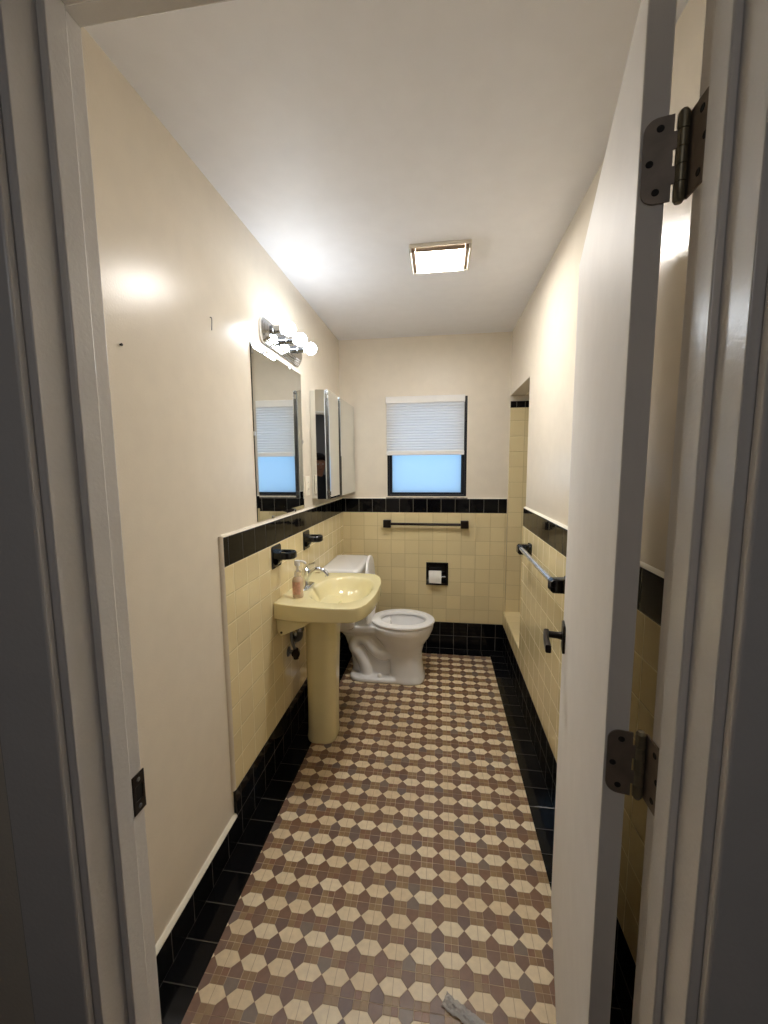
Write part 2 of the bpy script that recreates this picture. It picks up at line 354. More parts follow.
# tub alcove behind the right wall
bm = BM(); sheet(bm, 2, AZ0-0.012, 0.012, (W-T-0.001, W+0.14, AY-0.001, D-T))
obj('alcove_ledge', bm, M['cream_ledge'], wr, bevel=0.006, label='cream tiled ledge of the tub alcove')
bm = BM()
sheet(bm, 0, W+0.80, 0.05, (1.6, D, 0.0, AZ1+0.02)); sheet(bm, 1, 1.6, -0.05, (W+0.1, W+0.8, 0, AZ1+0.02)); sheet(bm, 2, AZ1, 0.05, (W+0.1, W+0.8, 1.6, D)); sheet(bm, 2, 0.06, -0.05, (W+0.1, W+0.8, 1.6, D))
obj('alcove_shell', bm, M['wall_paint_back'], wr, smooth=False, label='painted shell of the tub alcove')
bm = BM(); sheet(bm, 0, W+0.1, 0.04, (1.6, D, 0.06, AZ0-0.012)); obj('alcove_curb', bm, M['cream_right'], wr, smooth=False, label='tiled inner curb')
struct('baseboard_left', (lambda b: (sheet(b, 0, 0.0, T, (TY, D, 0, BASEZ)), sheet(b, 0, 0.0, T, (YF, TY, 0, P)), b)[2])(BM()), M['black_left'], 'black tile baseboard below the sink wall', 'baseboard', smooth=False)
cb = prism(BM(), [(0, YF, P), (T+0.001, YF, P-0.002), (T-0.004, YF, P+0.006), (0, YF, P+0.010)], (0, TY-YF, 0))
obj('caulk_line', cb, M['caulk'], wl, label='ragged white caulk line above the low black baseboard')
struct('baseboard_back', sheet(BM(), 1, D, -T, (T, W-T, 0, BASEZ)), M['black_back'], 'black tile baseboard below the window wall', 'baseboard', smooth=False)
struct('baseboard_right', sheet(BM(), 0, W, -T, (YF, D-T, 0, BASEZ)), M['black_left'], 'black tile baseboard along the door side wall', 'baseboard', smooth=False)
OPEN = (XL-0.018, XR+0.018, -0.001, ZH+0.018)
struct('wall_front', sheet(BM(), 1, YF-0.001, YH-YF+0.001, (-0.1, W+0.1, 0, H), [(OPEN[0], OPEN[1], 0.0, OPEN[3])]), M['wall_paint'], 'cream painted wall around the doorway', 'wall', smooth=False)
# hall shell
HX0, HX1, HY0 = -1.1, 2.4, -1.7
struct('floor_hall', sheet(BM(), 2, 0.0, -0.05, (HX0, HX1, HY0, YH)), plain('hall_wood_floor', (96, 70, 50), 0.4), 'dim brown hall floor outside the doorway', 'floor', smooth=False)
struct('ceiling_hall', sheet(BM(), 2, H, 0.06, (HX0, HX1, HY0, YH)), M['hall'], 'grey hall ceiling outside the doorway', 'ceiling', smooth=False)
bm = BM(); sheet(bm, 0, HX0, -0.05, (HY0, YH, 0, H)); sheet(bm, 0, HX1, 0.05, (HY0, YH, 0, H)); sheet(bm, 1, HY0, -0.05, (HX0, HX1, 0, H))
sheet(bm, 1, YH, 0.05, (HX0, -0.1, 0, H)); sheet(bm, 1, YH, 0.05, (W+0.1, HX1, 0, H))
struct('wall_hall', bm, M['hall'], 'grey hall walls outside the doorway', 'wall', smooth=False)

# ------------------------------------------------------------------ door frame
df = thing('trim_1', 'white painted door frame with stop and black strike plate', 'door frame', (0, 0, 0)); df['kind'] = 'structure'
ST = 0.0095; YS0, YS1 = 0.4655, 0.4970
def jamb(x, s):
    return box(BM(), (min(x, x-s*0.018), YH, 0), (max(x, x-s*0.018), YF, ZH))
obj('jamb', jamb(XL, 1), M['trim'], df, bevel=0.0015)
obj('jamb', jamb(XR, -1), M['trim'], df, bevel=0.0015)
obj('head_jamb', box(BM(), (XL-0.018, YH, ZH), (XR+0.018, YF, ZH+0.018)), M['trim'], df, bevel=0.0015)
obj('stop', box(BM(), (XL, YS0, 0), (XL+ST+0.002, YS1, ZH)), M['trim'], df, bevel=0.002)
obj('stop', box(BM(), (XR-ST, YS0, 0), (XR, YS1, ZH)), M['trim'], df, bevel=0.002)
obj('stop', box(BM(), (XL+ST+0.002, YS0, ZH-0.0115), (XR-ST, YS1, ZH)), M['trim'], df, bevel=0.002)
CT = 0.0125
def casing(x0, x1, z0, z1): return box(BM(), (x0, YH-CT, z0), (x1, YH, z1))
obj('casing', casing(XL-0.098, XL-0.010, 0, ZH+0.098), M['trim'], df, bevel=0.003)
obj('casing', casing(XR+0.010, XR+0.098, 0, ZH+0.098), M['trim'], df, bevel=0.003)
obj('head_casing', casing(XL-0.010, XR+0.010, ZH+0.010, ZH+0.098), M['trim'], df, bevel=0.003)
bm = BM(); sheet(bm, 0, XL, 0.0018, (0.509, 0.534, 0.922, 0.987), [(0.515, 0.528, 0.942, 0.967)])
sp = obj('strike_plate', bm, M['black_metal'], df, bevel=0.001, label='black strike plate on the jamb')
obj('strike_hole', box(BM(), (XL-0.002, 0.515, 0.942), (XL+0.0006, 0.528, 0.967)), M['dark_hole'], sp)
for z in (0.932, 0.977): obj('screw', lathe(BM(), [(0, 0), (0.0035, 0), (0.003, 0.001), (0, 0.0012)], (XL+0.0018, 0.521, z), (1, 0, 0), 12), M['steel_grey'], sp)

# ------------------------------------------------------------------ door
A = Vector((1.013, 0.550, 0)); dv = Vector((0.211, 0.977, 0)).normalized(); ne = Vector((dv.y, -dv.x, 0)); DT, DLn = 0.0282, 0.731
def dpt(s, q, z): return tuple(A+dv*s+ne*q+Vector((0, 0, z)))     # s along the door, q through its thickness (hall face = 0)
door = struct('door_1', prism(BM(), [dpt(0, 0, 0.012), dpt(DLn, 0, 0.012), dpt(DLn, DT, 0.012), dpt(0, DT, 0.012)], (0, 0, 2.008)), M['door'], 'plain white flush door standing open on dark hinges', 'door', bevel=0.0015)
PIN = Vector(dpt(0, DT+0.0138, 0))
def hinge(zc):
    h2 = 0.0455; z0, z1 = zc-h2, zc+h2; nt = -dv*0.0022
    # outline of the leaf on the door edge, in (q, z), rounded away from the pin
    r = 0.015; pts = []
    q0, q1 = 0.003, 0.033
    for (cx, cz, a0) in ((q0+r, z0+r, 180), (q0+r, z1-r, 90)):
        arc = [(cx+r*math.cos(math.radians(a0+d)), cz+r*math.sin(math.radians(a0+d))) for d in (range(90, -1, -10))]
        pts += arc
    # two tongues towards the pin
    k = (z1-z0)/5; qp = DT+0.0125
    pts += [(q1, z1), (q1, z0+4*k), (qp, z0+4*k), (qp, z0+3*k), (q1, z0+3*k), (q1, z0+2*k), (qp, z0+2*k), (qp, z0+k), (q1, z0+k), (q1, z0)]
    bm = BM(); ring = [tuple(Vector(dpt(0, q, z))-dv*0.0001) for q, z in pts]
    vs0 = [bm.verts.new(p) for p in ring]; f = bm.faces.new(vs0)
    g = bmesh.ops.extrude_face_region(bm, geom=[f]); bmesh.ops.translate(bm, verts=[v for v in g['geom'] if isinstance(v, bmesh.types.BMVert)], vec=nt)
    bmesh.ops.triangulate(bm, faces=[f for f in bm.faces if len(f.verts) > 4])
    hg = obj('hinge', bm, M['hinge'], door, ang=30, label='dark bronze hinge on the upper door edge' if zc > 1.5 else 'dark bronze hinge at mid height of the door')
    bm = BM(); prof = [(0, -0.003), (0.004, -0.003), (0.0058, 0.0)]
    for i in range(5): prof += [(0.0062, i*k+0.0006), (0.0062, (i+1)*k-0.0006), (0.0052, (i+1)*k)]
    prof += [(0.0058, 5*k), (0.004, 5*k+0.003), (0, 5*k+0.003)]
    obj('knuckle', lathe(bm, prof, (PIN.x, PIN.y, z0), (0, 0, 1), 20), M['hinge_pin'], hg)
    bm = BM(); x = XR; pp = [(PIN.y, z0), (PIN.y, z1)]
    ye = YS1+0.001
    for (cy, cz, a0) in ((ye+r, z1-r, 90), (ye+r, z0+r, 180)):
        pp += [(cy+r*math.cos(math.radians(a0+d)), cz+r*math.sin(math.radians(a0+d))) for d in range(0, 91, 10)]
    prism(bm, [(x, y, z) for y, z in pp], (-0.0022, 0, 0))
    obj('jamb_leaf', bm, M['hinge'], hg, ang=30)
    for q, z in ((0.0195, z1-0.012), (0.0105, zc-0.002), (0.018, z0+0.012)):
        obj('screw', lathe(BM(), [(0, 0), (0.0042, 0), (0.0034, 0.0007), (0.0012, 0.0002), (0, 0.0002)], tuple(Vector(dpt(0, q, z))-dv*0.0022), tuple(-dv), 14), M['dark_hole'], hg)
    for y, z in ((ye+0.020, z1-0.014), (ye+0.012, zc), (ye+0.020, z0+0.014)):
        obj('screw', lathe(BM(), [(0, 0), (0.0042, 0), (0.0034, 0.0007), (0.0012, 0.0002), (0, 0.0002)], (x-0.0022, y, z), (-1, 0, 0), 14), M['dark_hole'], hg)
hinge(1.808); hinge(1.061)
# lever handle on the hall face
hs, hz = 0.668, 0.957
bm = BM(); pts = [Vector(dpt(hs+a, 0.0, hz+b)) for a, b in rrect(0, 0, 0.032, 0.042, 0.010)]
loft(bm, [[tuple(p) for p in pts], [tuple(p-ne*0.007) for p in pts]])
rs = obj('door_handle', bm, M['black_metal'], door, bevel=0.002, label='black lever handle')
bm = BM(); tube(bm, [dpt(hs, -0.005, hz+0.003), dpt(hs, -0.020, hz+0.003), dpt(hs, -0.048, hz+0.003)], [0.013, 0.010, 0.010])
path = spline([dpt(hs+0.012, -0.050, hz+0.003), dpt(hs-0.02, -0.052, hz+0.004), dpt(hs-0.06, -0.051, hz+0.002), dpt(hs-0.10, -0.048, hz)], 5)
rings = []
for i, p in enumerate(path):
    hw = 0.0075; hh = 0.0115
    rings.append([tuple(Vector(p)+ne*a+Vector((0, 0, b))) for a, b in rrect(0, 0, hw, hh, 0.004, 3)])
loft(bm, rings)
obj('lever', bm, M['black_metal'], rs)

# ------------------------------------------------------------------ window and blind
win = thing('window_1', 'small black framed window with frosted pane below the blind', 'window', ((WIN[0]+WIN[1])/2, D, WIN[2])); win['kind'] = 'structure'
x0, x1, z0, z1 = WIN
obj('window_frame', sheet(BM(), 1, D+0.004, 0.085, (x0, x1, z0, z1), [(x0+0.016, x1-0.016, z0+0.012, z1-0.016)]), M['black_paint'], win, bevel=0.002)
obj('sash', sheet(BM(), 1, D+0.030, 0.03, (x0+0.016, x1-0.016, z0+0.012, z1-0.016), [(x0+0.034, x1-0.040, z0+0.028, z1-0.05)]), M['black_paint'], win, bevel=0.002)
obj('pane', sheet(BM(), 1, D+0.042, 0.004, (x0+0.032, x1-0.038, z0+0.026, z1-0.048)), M['frosted'], win, smooth=False)
bm = BM(); n = 24
for i in range(n):
    xa = x0-0.01+(x1-x0+0.02)*i/n; xb = x0-0.01+(x1-x0+0.02)*(i+1)/n
    zz = 0.007+0.003*random.random()
    box(bm, (xa, D-T, BANDZ[1]), (xb, D+0.006, BANDZ[1]+zz))
obj('sill', bm, plain('rough_grey_mortar', (112, 106, 100), 0.8, var=0.3, vs_=120, bump=0.5), win, label='rough grey mortar sill')
bx0, bx1 = x0-0.007, x1-0.020
bl = thing('window_blind', 'white cellular shade half drawn over the frosted window', 'blind', ((bx0+bx1)/2, D-0.012, 1.548))
obj('headrail', box(BM(), (bx0, D-0.026, 1.938), (bx1, D+0.003, 1.990)), M['plastic_white'], bl, bevel=0.003)
obj('bottom_rail', box(BM(), (bx0+0.003, D-0.024, 1.546), (bx1-0.001, D+0.002, 1.577)), M['plastic_white'], bl, bevel=0.003)
bm = BM(); rows = 18; zt, zb = 1.939, 1.576; fr, bk = [], []
for i in range(2*rows+1):
    z = zt+(zb-zt)*i/(2*rows); o_ = 0.0035 if i % 2 else 0.0
    fr.append((D-0.020+o_, z)); bk.append((D-0.001-o_, z))
loop = fr+bk[::-1]
loft(bm, [[(bx0+0.005, y, z) for y, z in loop], [(bx1-0.003, y, z) for y, z in loop]], False, False)
obj('shade', bm, M['blind'], bl, ang=20)

# ------------------------------------------------------------------ wall mirror
my0, my1, mz0, mz1 = 1.641, 2.245, 1.226, 1.977
mir = thing('wall_mirror', 'frameless rectangular mirror hanging above the yellow sink', 'mirror', (0, (my0+my1)/2, mz0))
bv = 0.018
def rect_x(x, i): return [(x, my0+i, mz0+i), (x, my1-i, mz0+i), (x, my1-i, mz1-i), (x, my0+i, mz1-i)]
obj('mirror_glass', loft(BM(), [rect_x(0.0045, 0), rect_x(0.0065, bv)], False, True), M['mirror'], mir, ang=0.5)
obj('mirror_backing', loft(BM(), [rect_x(0.0003, 0), rect_x(0.0044, 0)]), M['mirror_edge'], mir, smooth=False)
for y, z, s in ((1.80, mz0, -1), (2.09, mz0, -1), (1.80, mz1, 1), (2.09, mz1, 1)):
    obj('clip', box(BM(), (0.0006, y-0.009, min(z-s*0.007, z+s*0.006)), (0.0085, y+0.009, max(z-s*0.007, z+s*0.006))), M['chrome'], mir, bevel=0.001)
obj('clip', box(BM(), (0.0006, my0-0.006, 1.595), (0.0085, my0+0.007, 1.613)), M['chrome'], mir, bevel=0.001)
obj('clip', box(BM(), (0.0006, my1-0.007, 1.595), (0.0085, my1+0.006, 1.613)), M['chrome'], mir, bevel=0.001)

# ------------------------------------------------------------------ medicine cabinet
cy0, cy1, cz0, cz1, cxf = 2.405, 3.140, 1.264, 1.921, 0.118
mc = thing('medicine_cabinet', 'mirrored medicine cabinet in the corner beside the window', 'cabinet', (0, (cy0+cy1)/2, cz0))
obj('cabinet_body', box(BM(), (0.0008, cy0+0.0045, cz0+0.002), (cxf-0.024, cy1, cz1-0.002)), M['plastic_white'], mc, bevel=0.002)
obj('side_mirror', box(BM(), (0.003, cy0-0.004, cz0+0.004), (0.037, cy0-0.0003, cz1-0.004)), M['mirror'], mc, smooth=False, label='mirrored side facing the doorway')
obj('angled_mirror', prism(BM(), [(0.0375, cy0-0.0115, cz0), (0.0905, cy0+0.0008, cz0), (0.0905, cy0+0.0035, cz0), (0.0375, cy0-0.0088, cz0)], (0, 0, cz1-cz0)), M['mirror'], mc, smooth=False, label='narrow angled mirror strip on the side')
def cab_door(a, b):
    d = obj('door', box(BM(), (cxf-0.021, a, cz0), (cxf-0.004, b, cz1)), M['chrome_dull'], mc, bevel=0.0015)
    i = 0.012
    rx = lambda x, k: [(x, a+k, cz0+k), (x, b-k, cz0+k), (x, b-k, cz1-k), (x, a+k, cz1-k)]
    obj('mirror_panel', loft(BM(), [rx(cxf-0.0038, 0.001), rx(cxf-0.0015, 0.001), rx(cxf, i)], True, True), M['mirror'], d, ang=0.5)
cab_door(cy0+0.001, 2.645); cab_door(2.688, cy1)
obj('door_gap_strip', box(BM(), (cxf-0.0215, 2.646, cz0+0.003), (cxf-0.012, 2.687, cz1-0.003)), plain('dark_grey_strip', (70, 66, 58), 0.4), mc)
for z in (1.30, 1.885):
    obj('door_hinge', box(BM(), (cxf-0.022, cy0-0.0015, z-0.014), (cxf-0.008, cy0+0.0008, z+0.014)), M['chrome'], mc, bevel=0.0008)

# ------------------------------------------------------------------ vanity light
vy0, vy1, vz0, vz1 = 1.738, 2.226, 2.008, 2.120
vl = thing('vanity_light', 'chrome three bulb vanity light glowing above the mirror', 'light', (0, (vy0+vy1)/2, (vz0+vz1)/2))
def oct_(i, x):
    a0, a1, b0, b1 = vy0+i, vy1-i, vz0+i*0.8, vz1-i*0.8; c = 0.036-i*0.35
    pts = []
    for (py, pz, sy, sz) in ((a1, b1, -1, -1), (a0, b1, 1, -1), (a0, b0, 1, 1), (a1, b0, -1, 1)):
        ang0 = {(-1, -1): 0, (1, -1): 90, (1, 1): 180, (-1, 1): 270}[(sy, sz)]
        for k in range(7):
            t = math.radians(ang0+15*k); pts.append((x, py+sy*c+c*math.cos(t), pz+sz*c+c*math.sin(t)))
    return pts
obj('base_plate', loft(BM(), [oct_(0, 0.0005), oct_(0, 0.010), oct_(0.004, 0.014), oct_(0.008, 0.014), oct_(0.011, 0.020), oct_(0.016, 0.020), oct_(0.020, 0.027), oct_(0.026, 0.027), oct_(0.030, 0.034)]), M['chrome'], vl, ang=25)
for y in (1.812, 1.967, 2.122):
    zb_ = 2.0775
    obj('socket', lathe(BM(), [(0, 0.030), (0.021, 0.030), (0.021, 0.038), (0.0185, 0.040), (0.0185, 0.066), (0.021, 0.068), (0.021, 0.074), (0.014, 0.075), (0, 0.075)], (0, y, zb_), (1, 0, 0), 28), M['chrome_dull'], vl)
    bb = [(0, 0.0755), (0.0125, 0.0755)] + [(0.031*math.sin(math.radians(a)), 0.107-0.031*math.cos(math.radians(a))) for a in range(28, 181, 8)]
    obj('bulb', lathe(BM(), bb, (0, y, zb_), (1, 0, 0), 28), M['bulb'], vl, label='lit globe bulb')

# ------------------------------------------------------------------ ceiling fan light
fx0, fx1, fy0, fy1 = 0.639, 0.913, 1.882, 2.088
cf = thing('exhaust_fan_light', 'cream exhaust fan with lit lens on the ceiling', 'ceiling light', ((fx0+fx1)/2, (fy0+fy1)/2, H))
def fr_(i, z, n=4): return [(x, y, z) for x, y in rrect((fx0+fx1)/2, (fy0+fy1)/2, (fx1-fx0)/2-i, (fy1-fy0)/2-i, 0.010, n)]
obj('cover_frame', loft(BM(), [fr_(0.0, H-0.0005), fr_(0.0, H-0.010), fr_(0.003, H-0.014), fr_(0.02, H-0.0145)]), M['frame_white'], cf, ang=50)
lx0, lx1, ly0, ly1 = 0.669, 0.884, 1.893, 2.0775
for xa, xb in ((fx0+0.002, fx0+0.012), (fx1-0.012, fx1-0.002)):
    obj('side_rail', box(BM(), (xa, fy0+0.002, H-0.037), (xb, fy1-0.002, H-0.0146)), M['frame_white'], cf, bevel=0.004, seg=3)
obj('rear_rail', box(BM(), (fx0+0.0122, fy1-0.010, H-0.037), (fx1-0.0122, fy1-0.002, H-0.0146)), M['frame_white'], cf, bevel=0.003, seg=3)
for xa, xb in ((fx0+0.0122, lx0-0.0005), (lx1+0.0005, fx1-0.0122)):
    obj('grille', box(BM(), (xa, fy0+0.006, H-0.033), (xb, fy1-0.0103, H-0.0148)), M['grille_brown'], cf, bevel=0.002)
obj('front_grille', box(BM(), (lx0, fy0+0.006, H-0.034), (lx1, ly0-0.0005, H-0.0148)), M['grille_brown'], cf, bevel=0.002)
R = []; nn = 10
for i in range(nn+1):
    y = ly0+(ly1-ly0)*i/nn; t = (i/nn)*2-1; zz = H-0.031-0.003*(1-t*t)
    R.append([(lx0, y, zz), (lx1, y, zz), (lx1, y, H-0.016), (lx0, y, H-0.016)])
obj('lens', loft(BM(), R), M['lens'], cf, label='lit warm white lens')

# ------------------------------------------------------------------ outlet
ot = thing('wall_outlet', 'ivory outlet plate between the mirror and the medicine cabinet', 'outlet', (0, 2.317, 1.350))
obj('cover_plate', box(BM(), (0.0004, 2.282, 1.292), (0.0065, 2.352, 1.408)), M['plate'], ot, bevel=0.0025)
for z in (1.330, 1.370):
    r_ = obj('receptacle', lathe(BM(), [(0, 0), (0.0165, 0), (0.0160, 0.0018), (0, 0.0018)], (0.0065, 2.317, z), (1, 0, 0), 24), M['plate'], ot)
    bm = BM(); box(bm, (0.0080, 2.310, z-0.004), (0.0086, 2.3115, z+0.005)); box(bm, (0.0080, 2.3225, z-0.004), (0.0086, 2.324, z+0.005)); obj('slot', bm, M['dark_hole'], r_)

# ------------------------------------------------------------------ black ceramic holders on the left wall
def holder(y0, y1, label, kind):
    yc = (y0+y1)/2; z0_, z1_ = 0.984, 1.094; x = T+0.0006
    t = thing(kind, label, 'bathroom holder', (x, yc, z0_), None)
    prismr = [(x, a, b) for a, b in rrect(yc, (z0_+z1_)/2, (y1-y0)/2, (z1_-z0_)/2, 0.010)]
    pr2 = [(x+0.006, a, b) for a, b in rrect(yc, (z0_+z1_)/2, (y1-y0)/2-0.004, (z1_-z0_)/2-0.004, 0.010)]
    obj('back_plate', loft(BM(), [prismr, pr2]), M['black_ceramic'], t, bevel=0.001)
    # loop shaped arm with an opening
    def outl(i, z, ins): return [(px, py, z) for px, py in [(x+0.004, yc-0.045+ins), (x+0.060, yc-0.045+ins), (x+0.086-ins*0.5, yc-0.034+ins), (x+0.098-ins, yc-0.014), (x+0.098-ins, yc+0.014), (x+0.086-ins*0.5, yc+0.034-ins), (x+0.060, yc+0.045-ins), (x+0.004, yc+0.045-ins)]]
    def inl(z, g=0.0): return [(px, py, z) for px, py in [(x+0.026-g, yc-0.024-g), (x+0.056, yc-0.024-g), (x+0.068+g*.5, yc-0.018-g), (x+0.074+g, yc-0.008), (x+0.074+g, yc+0.008), (x+0.068+g*.5, yc+0.018+g), (x+0.056, yc+0.024+g), (x+0.026-g, yc+0.024+g)]]
    za, zb2 = 1.032, 1.066
    rings = [outl(0, za, 0.004), outl(0, za+0.005, 0), outl(0, zb2-0.005, 0), outl(0, zb2, 0.004), inl(zb2, 0.003), inl(zb2-0.004), inl(za+0.004), inl(za, 0.003)]
    obj('ring_arm', loft(BM(), rings, closed=True), M['black_ceramic'], t, bevel=0.002)
    obj('lower_lip', prism(BM(), [(x+0.008, yc-0.022, 0.996), (x+0.022, yc-0.022, 1.012), (x+0.040, yc-0.022, 1.042), (x+0.008, yc-0.022, 1.042)], (0, 0.044, 0)), M['black_ceramic'], t, bevel=0.006, seg=3)
    return t
holder(1.742, 1.850, 'black ceramic tumbler holder nearer the doorway, above the soap bottle', 'tumbler_holder')
holder(2.180, 2.284, 'black ceramic toothbrush holder farther back, towards the medicine cabinet', 'toothbrush_holder')

# ------------------------------------------------------------------ towel bar on the back wall
tb = thing('towel_bar', 'dark bronze towel bar with cube ends under the window', 'towel bar', (0.68, D-T, 1.003))
for x in (0.376, 0.972):
    p_ = obj('post', box(BM(), (x-0.030, D-T-0.060, 0.986), (x+0.030, D-T-0.024, 1.046)), M['black_metal'], tb, bevel=0.004)
    obj('mount', lathe(BM(), [(0, 0), (0.022, 0), (0.018, 0.012), (0.014, 0.026), (0, 0.026)], (x, D-T-0.0004, 1.016), (0, -1, 0), 20), M['black_metal'], p_)
obj('bar', tube(BM(), [(0.400, D-T-0.042, 1.014), (0.948, D-T-0.042, 1.014)], 0.0105, 16), M['black_metal'], tb)

# ------------------------------------------------------------------ towel bar on the right wall
XB = W-T
tr = thing('towel_bar', 'chrome towel bar with black brackets beside the open door', 'towel bar', (XB, 1.93, 0.995))
for yc, zc in ((2.262, 1.004), (1.596, 1.000)):
    bm = BM(); ringsb = []
    for (px, hy, hz_) in ((XB-0.0004, 0.030, 0.032), (XB-0.008, 0.030, 0.032), (XB-0.012, 0.026, 0.028), (XB-0.062, 0.025, 0.027), (XB-0.072, 0.021, 0.018)):
        ringsb.append([(px, a, b) for a, b in rrect(yc, zc, hy, hz_, 0.006, 3)])
    obj('bracket', loft(bm, ringsb), M['black_ceramic'], tr)
obj('bar', tube(BM(), [(XB-0.056, 2.240, 1.012), (XB-0.056, 1.618, 1.008)], 0.012, 18), M['bar_chrome'], tr, label='chrome bar')

# ------------------------------------------------------------------ recessed paper holder and roll
x0, x1, z0, z1 = TPH; yb = D-T
ph = thing('toilet_paper_holder', 'black ceramic recessed paper holder below the towel bar', 'paper holder', ((x0+x1)/2, yb, z0))
g = 0.0006
bm = BM()
outer = [(x0-0.011, z0-0.011), (x1+0.011, z0-0.011), (x1+0.011, z1+0.011), (x0-0.011, z1+0.011)]
inner = [(x0+0.008, z0+0.008), (x1-0.008, z0+0.008), (x1-0.008, z1-0.008), (x0+0.008, z1-0.008)]
o2 = [(x0-0.007, z0-0.007), (x1+0.007, z0-0.007), (x1+0.007, z1+0.007), (x0-0.007, z1+0.007)]
back = [(x0+0.012, z0+0.012), (x1-0.012, z0+0.012), (x1-0.012, z1-0.012), (x0+0.012, z1-0.012)]
R = lambda pts, y: [(x, y, z) for x, z in pts]
loft(bm, [R(outer, yb-g), R(outer, yb-0.008), R(o2, yb-0.012), R(inner, yb-0.012), R(back, yb+0.055), ], False, True)
obj('recess', bm, M['black_ceramic'], ph, ang=30)
obj('roller', tube(BM(), [(x0+0.010, yb-0.004, 0.592), (x1-0.010, yb-0.004, 0.592)], [0.010]*2, 18), M['chrome_dull'], ph, label='grey roller spindle')
bm = BM(); rx0, rx1 = 0.703, 0.800; cy_, cz_ = yb-0.004, 0.5925
lathe(bm, [(0.020, 0), (0.0455, 0), (0.0465, 0.0015), (0.0465, rx1-rx0-0.0015), (0.0455, rx1-rx0), (0.020, rx1-rx0)], (rx0, cy_, cz_), (1, 0, 0), 40)
tr_ = obj('toilet_roll', bm, M['paper']); 
bm2 = bmesh.new(); bm2.from_mesh(tr_.data)
bm2.free()
tag(tr_, 'white toilet paper roll in the black recessed holder', 'toilet roll')
obj('cardboard_core', lathe(BM(), [(0.0198, -0.0006), (0.0198, rx1-rx0+0.0006), (0.0185, rx1-rx0+0.0006), (0.0185, -0.0006)], (rx0, cy_, cz_), (1, 0, 0), 30), plain('cardboard', (150, 124, 96), 0.9), tr_)
obj('loose_sheet', loft(BM(), [[(rx0+0.001, cy_-0.0470, 0.592), (rx1-0.001, cy_-0.0470, 0.592), (rx1-0.001, cy_-0.0482, 0.592), (rx0+0.001, cy_-0.0482, 0.592)], [(rx0+0.001, cy_-0.0470, 0.553), (rx1-0.001, cy_-0.0470, 0.550), (rx1-0.001, cy_-0.0478, 0.550), (rx0+0.001, cy_-0.0478, 0.553)]]), M['paper'], tr_)

# ------------------------------------------------------------------ pedestal sink
SY = 2.005
sk = thing('pedestal_sink', 'pale yellow pedestal sink against the cream tiled wall', 'sink', (0.19, SY, 0))
half = [(T+0.0006, 0.0), (T+0.0006, 0.130), (T+0.0006, 0.258), (0.016, 0.265), (0.06, 0.278), (0.11, 0.290), (0.18, 0.299), (0.26, 0.306), (0.33, 0.307), (0.38, 0.302), (0.410, 0.292), (0.432, 0.268), (0.449, 0.230), (0.462, 0.170), (0.471, 0.100), (0.474, 0.0)]
outl = half+[(x, -y) for x, y in half[1:-1][::-1]]
def ang_of(p, c=(0.285, 0)): return math.atan2(p[1]-c[1], p[0]-c[0])
def ringz(sc, z, cx=0.24): return [(max(T+0.0006, cx+(x-cx)*sc), SY+y*sc, z(x) if callable(z) else z) for x, y in outl]
zs = lambda d: (lambda x: 0.828-d*(1.0-0.17*min(1, x/0.36)))
def oval(a, b, z, cx=0.283, p=2.2):
    o_ = []
    for q in outl:
        t = ang_of(q); c, s = math.cos(t), math.sin(t); r = (abs(c/a)**p+abs(s/b)**p)**(-1/p)
        o_.append((cx+r*c, SY+r*s, z))
    return o_
rings = [oval(0.10, 0.13, 0.700), ringz(0.80, 0.738), ringz(0.975, zs(0.083)), ringz(0.992, zs(0.078)), ringz(1.0, zs(0.070)), ringz(1.0, 0.821), ringz(0.998, 0.826), ringz(0.992, 0.828), ringz(0.975, 0.8282),
         oval(0.166, 0.236, 0.8275), oval(0.160, 0.229, 0.8255), oval(0.152, 0.219, 0.817), oval(0.140, 0.203, 0.790), oval(0.118, 0.172, 0.750), oval(0.080, 0.118, 0.722), oval(0.035, 0.05, 0.712), oval(0.020, 0.024, 0.711)]
bs = obj('basin', loft(BM(), rings), M['sink'], sk, ang=50)
obj('drain', lathe(BM(), [(0, 0), (0.021, 0), (0.019, 0.003), (0.012, 0.002), (0, 0.002)], (0.283, SY, 0.7112), (0, 0, 1), 24), M['chrome'], sk)
obj('overflow', lathe(BM(), [(0, 0), (0.012, 0), (0.010, 0.002), (0, 0.002)], (0.418, SY, 0.790), (-1, 0, 0.6), 20), M['dark_hole'], sk)
for s_, nm in ((-1, 'near'), (1, 'far')):
    yy = SY+s_*0.235
    wl_ = [(T+0.001, 0.775), (T+0.001, 0.690), (0.018, 0.668), (0.030, 0.654), (0.040, 0.655), (0.150, 0.706), (0.20, 0.745), (0.18, 0.775)]
    lug = obj('wall_lug', prism(BM(), [(x, yy, z) for x, z in wl_], (0, -s_*0.030, 0)), M['sink'], sk, bevel=0.003)
    obj('bolt_hole', lathe(BM(), [(0, 0), (0.006, 0), (0.006, 0.001), (0, 0.001)], (0.037, yy+(-0.0003 if s_ < 0 else 0.0003), 0.672), (0, s_, 0), 16), M['dark_hole'], lug)
pr = []
for z, hx, hy, cx in ((0.0, 0.087, 0.086, 0.172), (0.004, 0.089, 0.088, 0.172), (0.02, 0.089, 0.088, 0.172), (0.06, 0.086, 0.086, 0.173), (0.20, 0.086, 0.086, 0.175), (0.40, 0.088, 0.087, 0.178), (0.60, 0.092, 0.090, 0.182), (0.73, 0.096, 0.094, 0.186), (0.755, 0.097, 0.095, 0.187)):
    pr.append([(a, b, z) for a, b in rrect(cx-0.009, SY, hx-0.009, hy, 0.058, 8)])
obj('pedestal', loft(BM(), pr), M['sink'], sk)
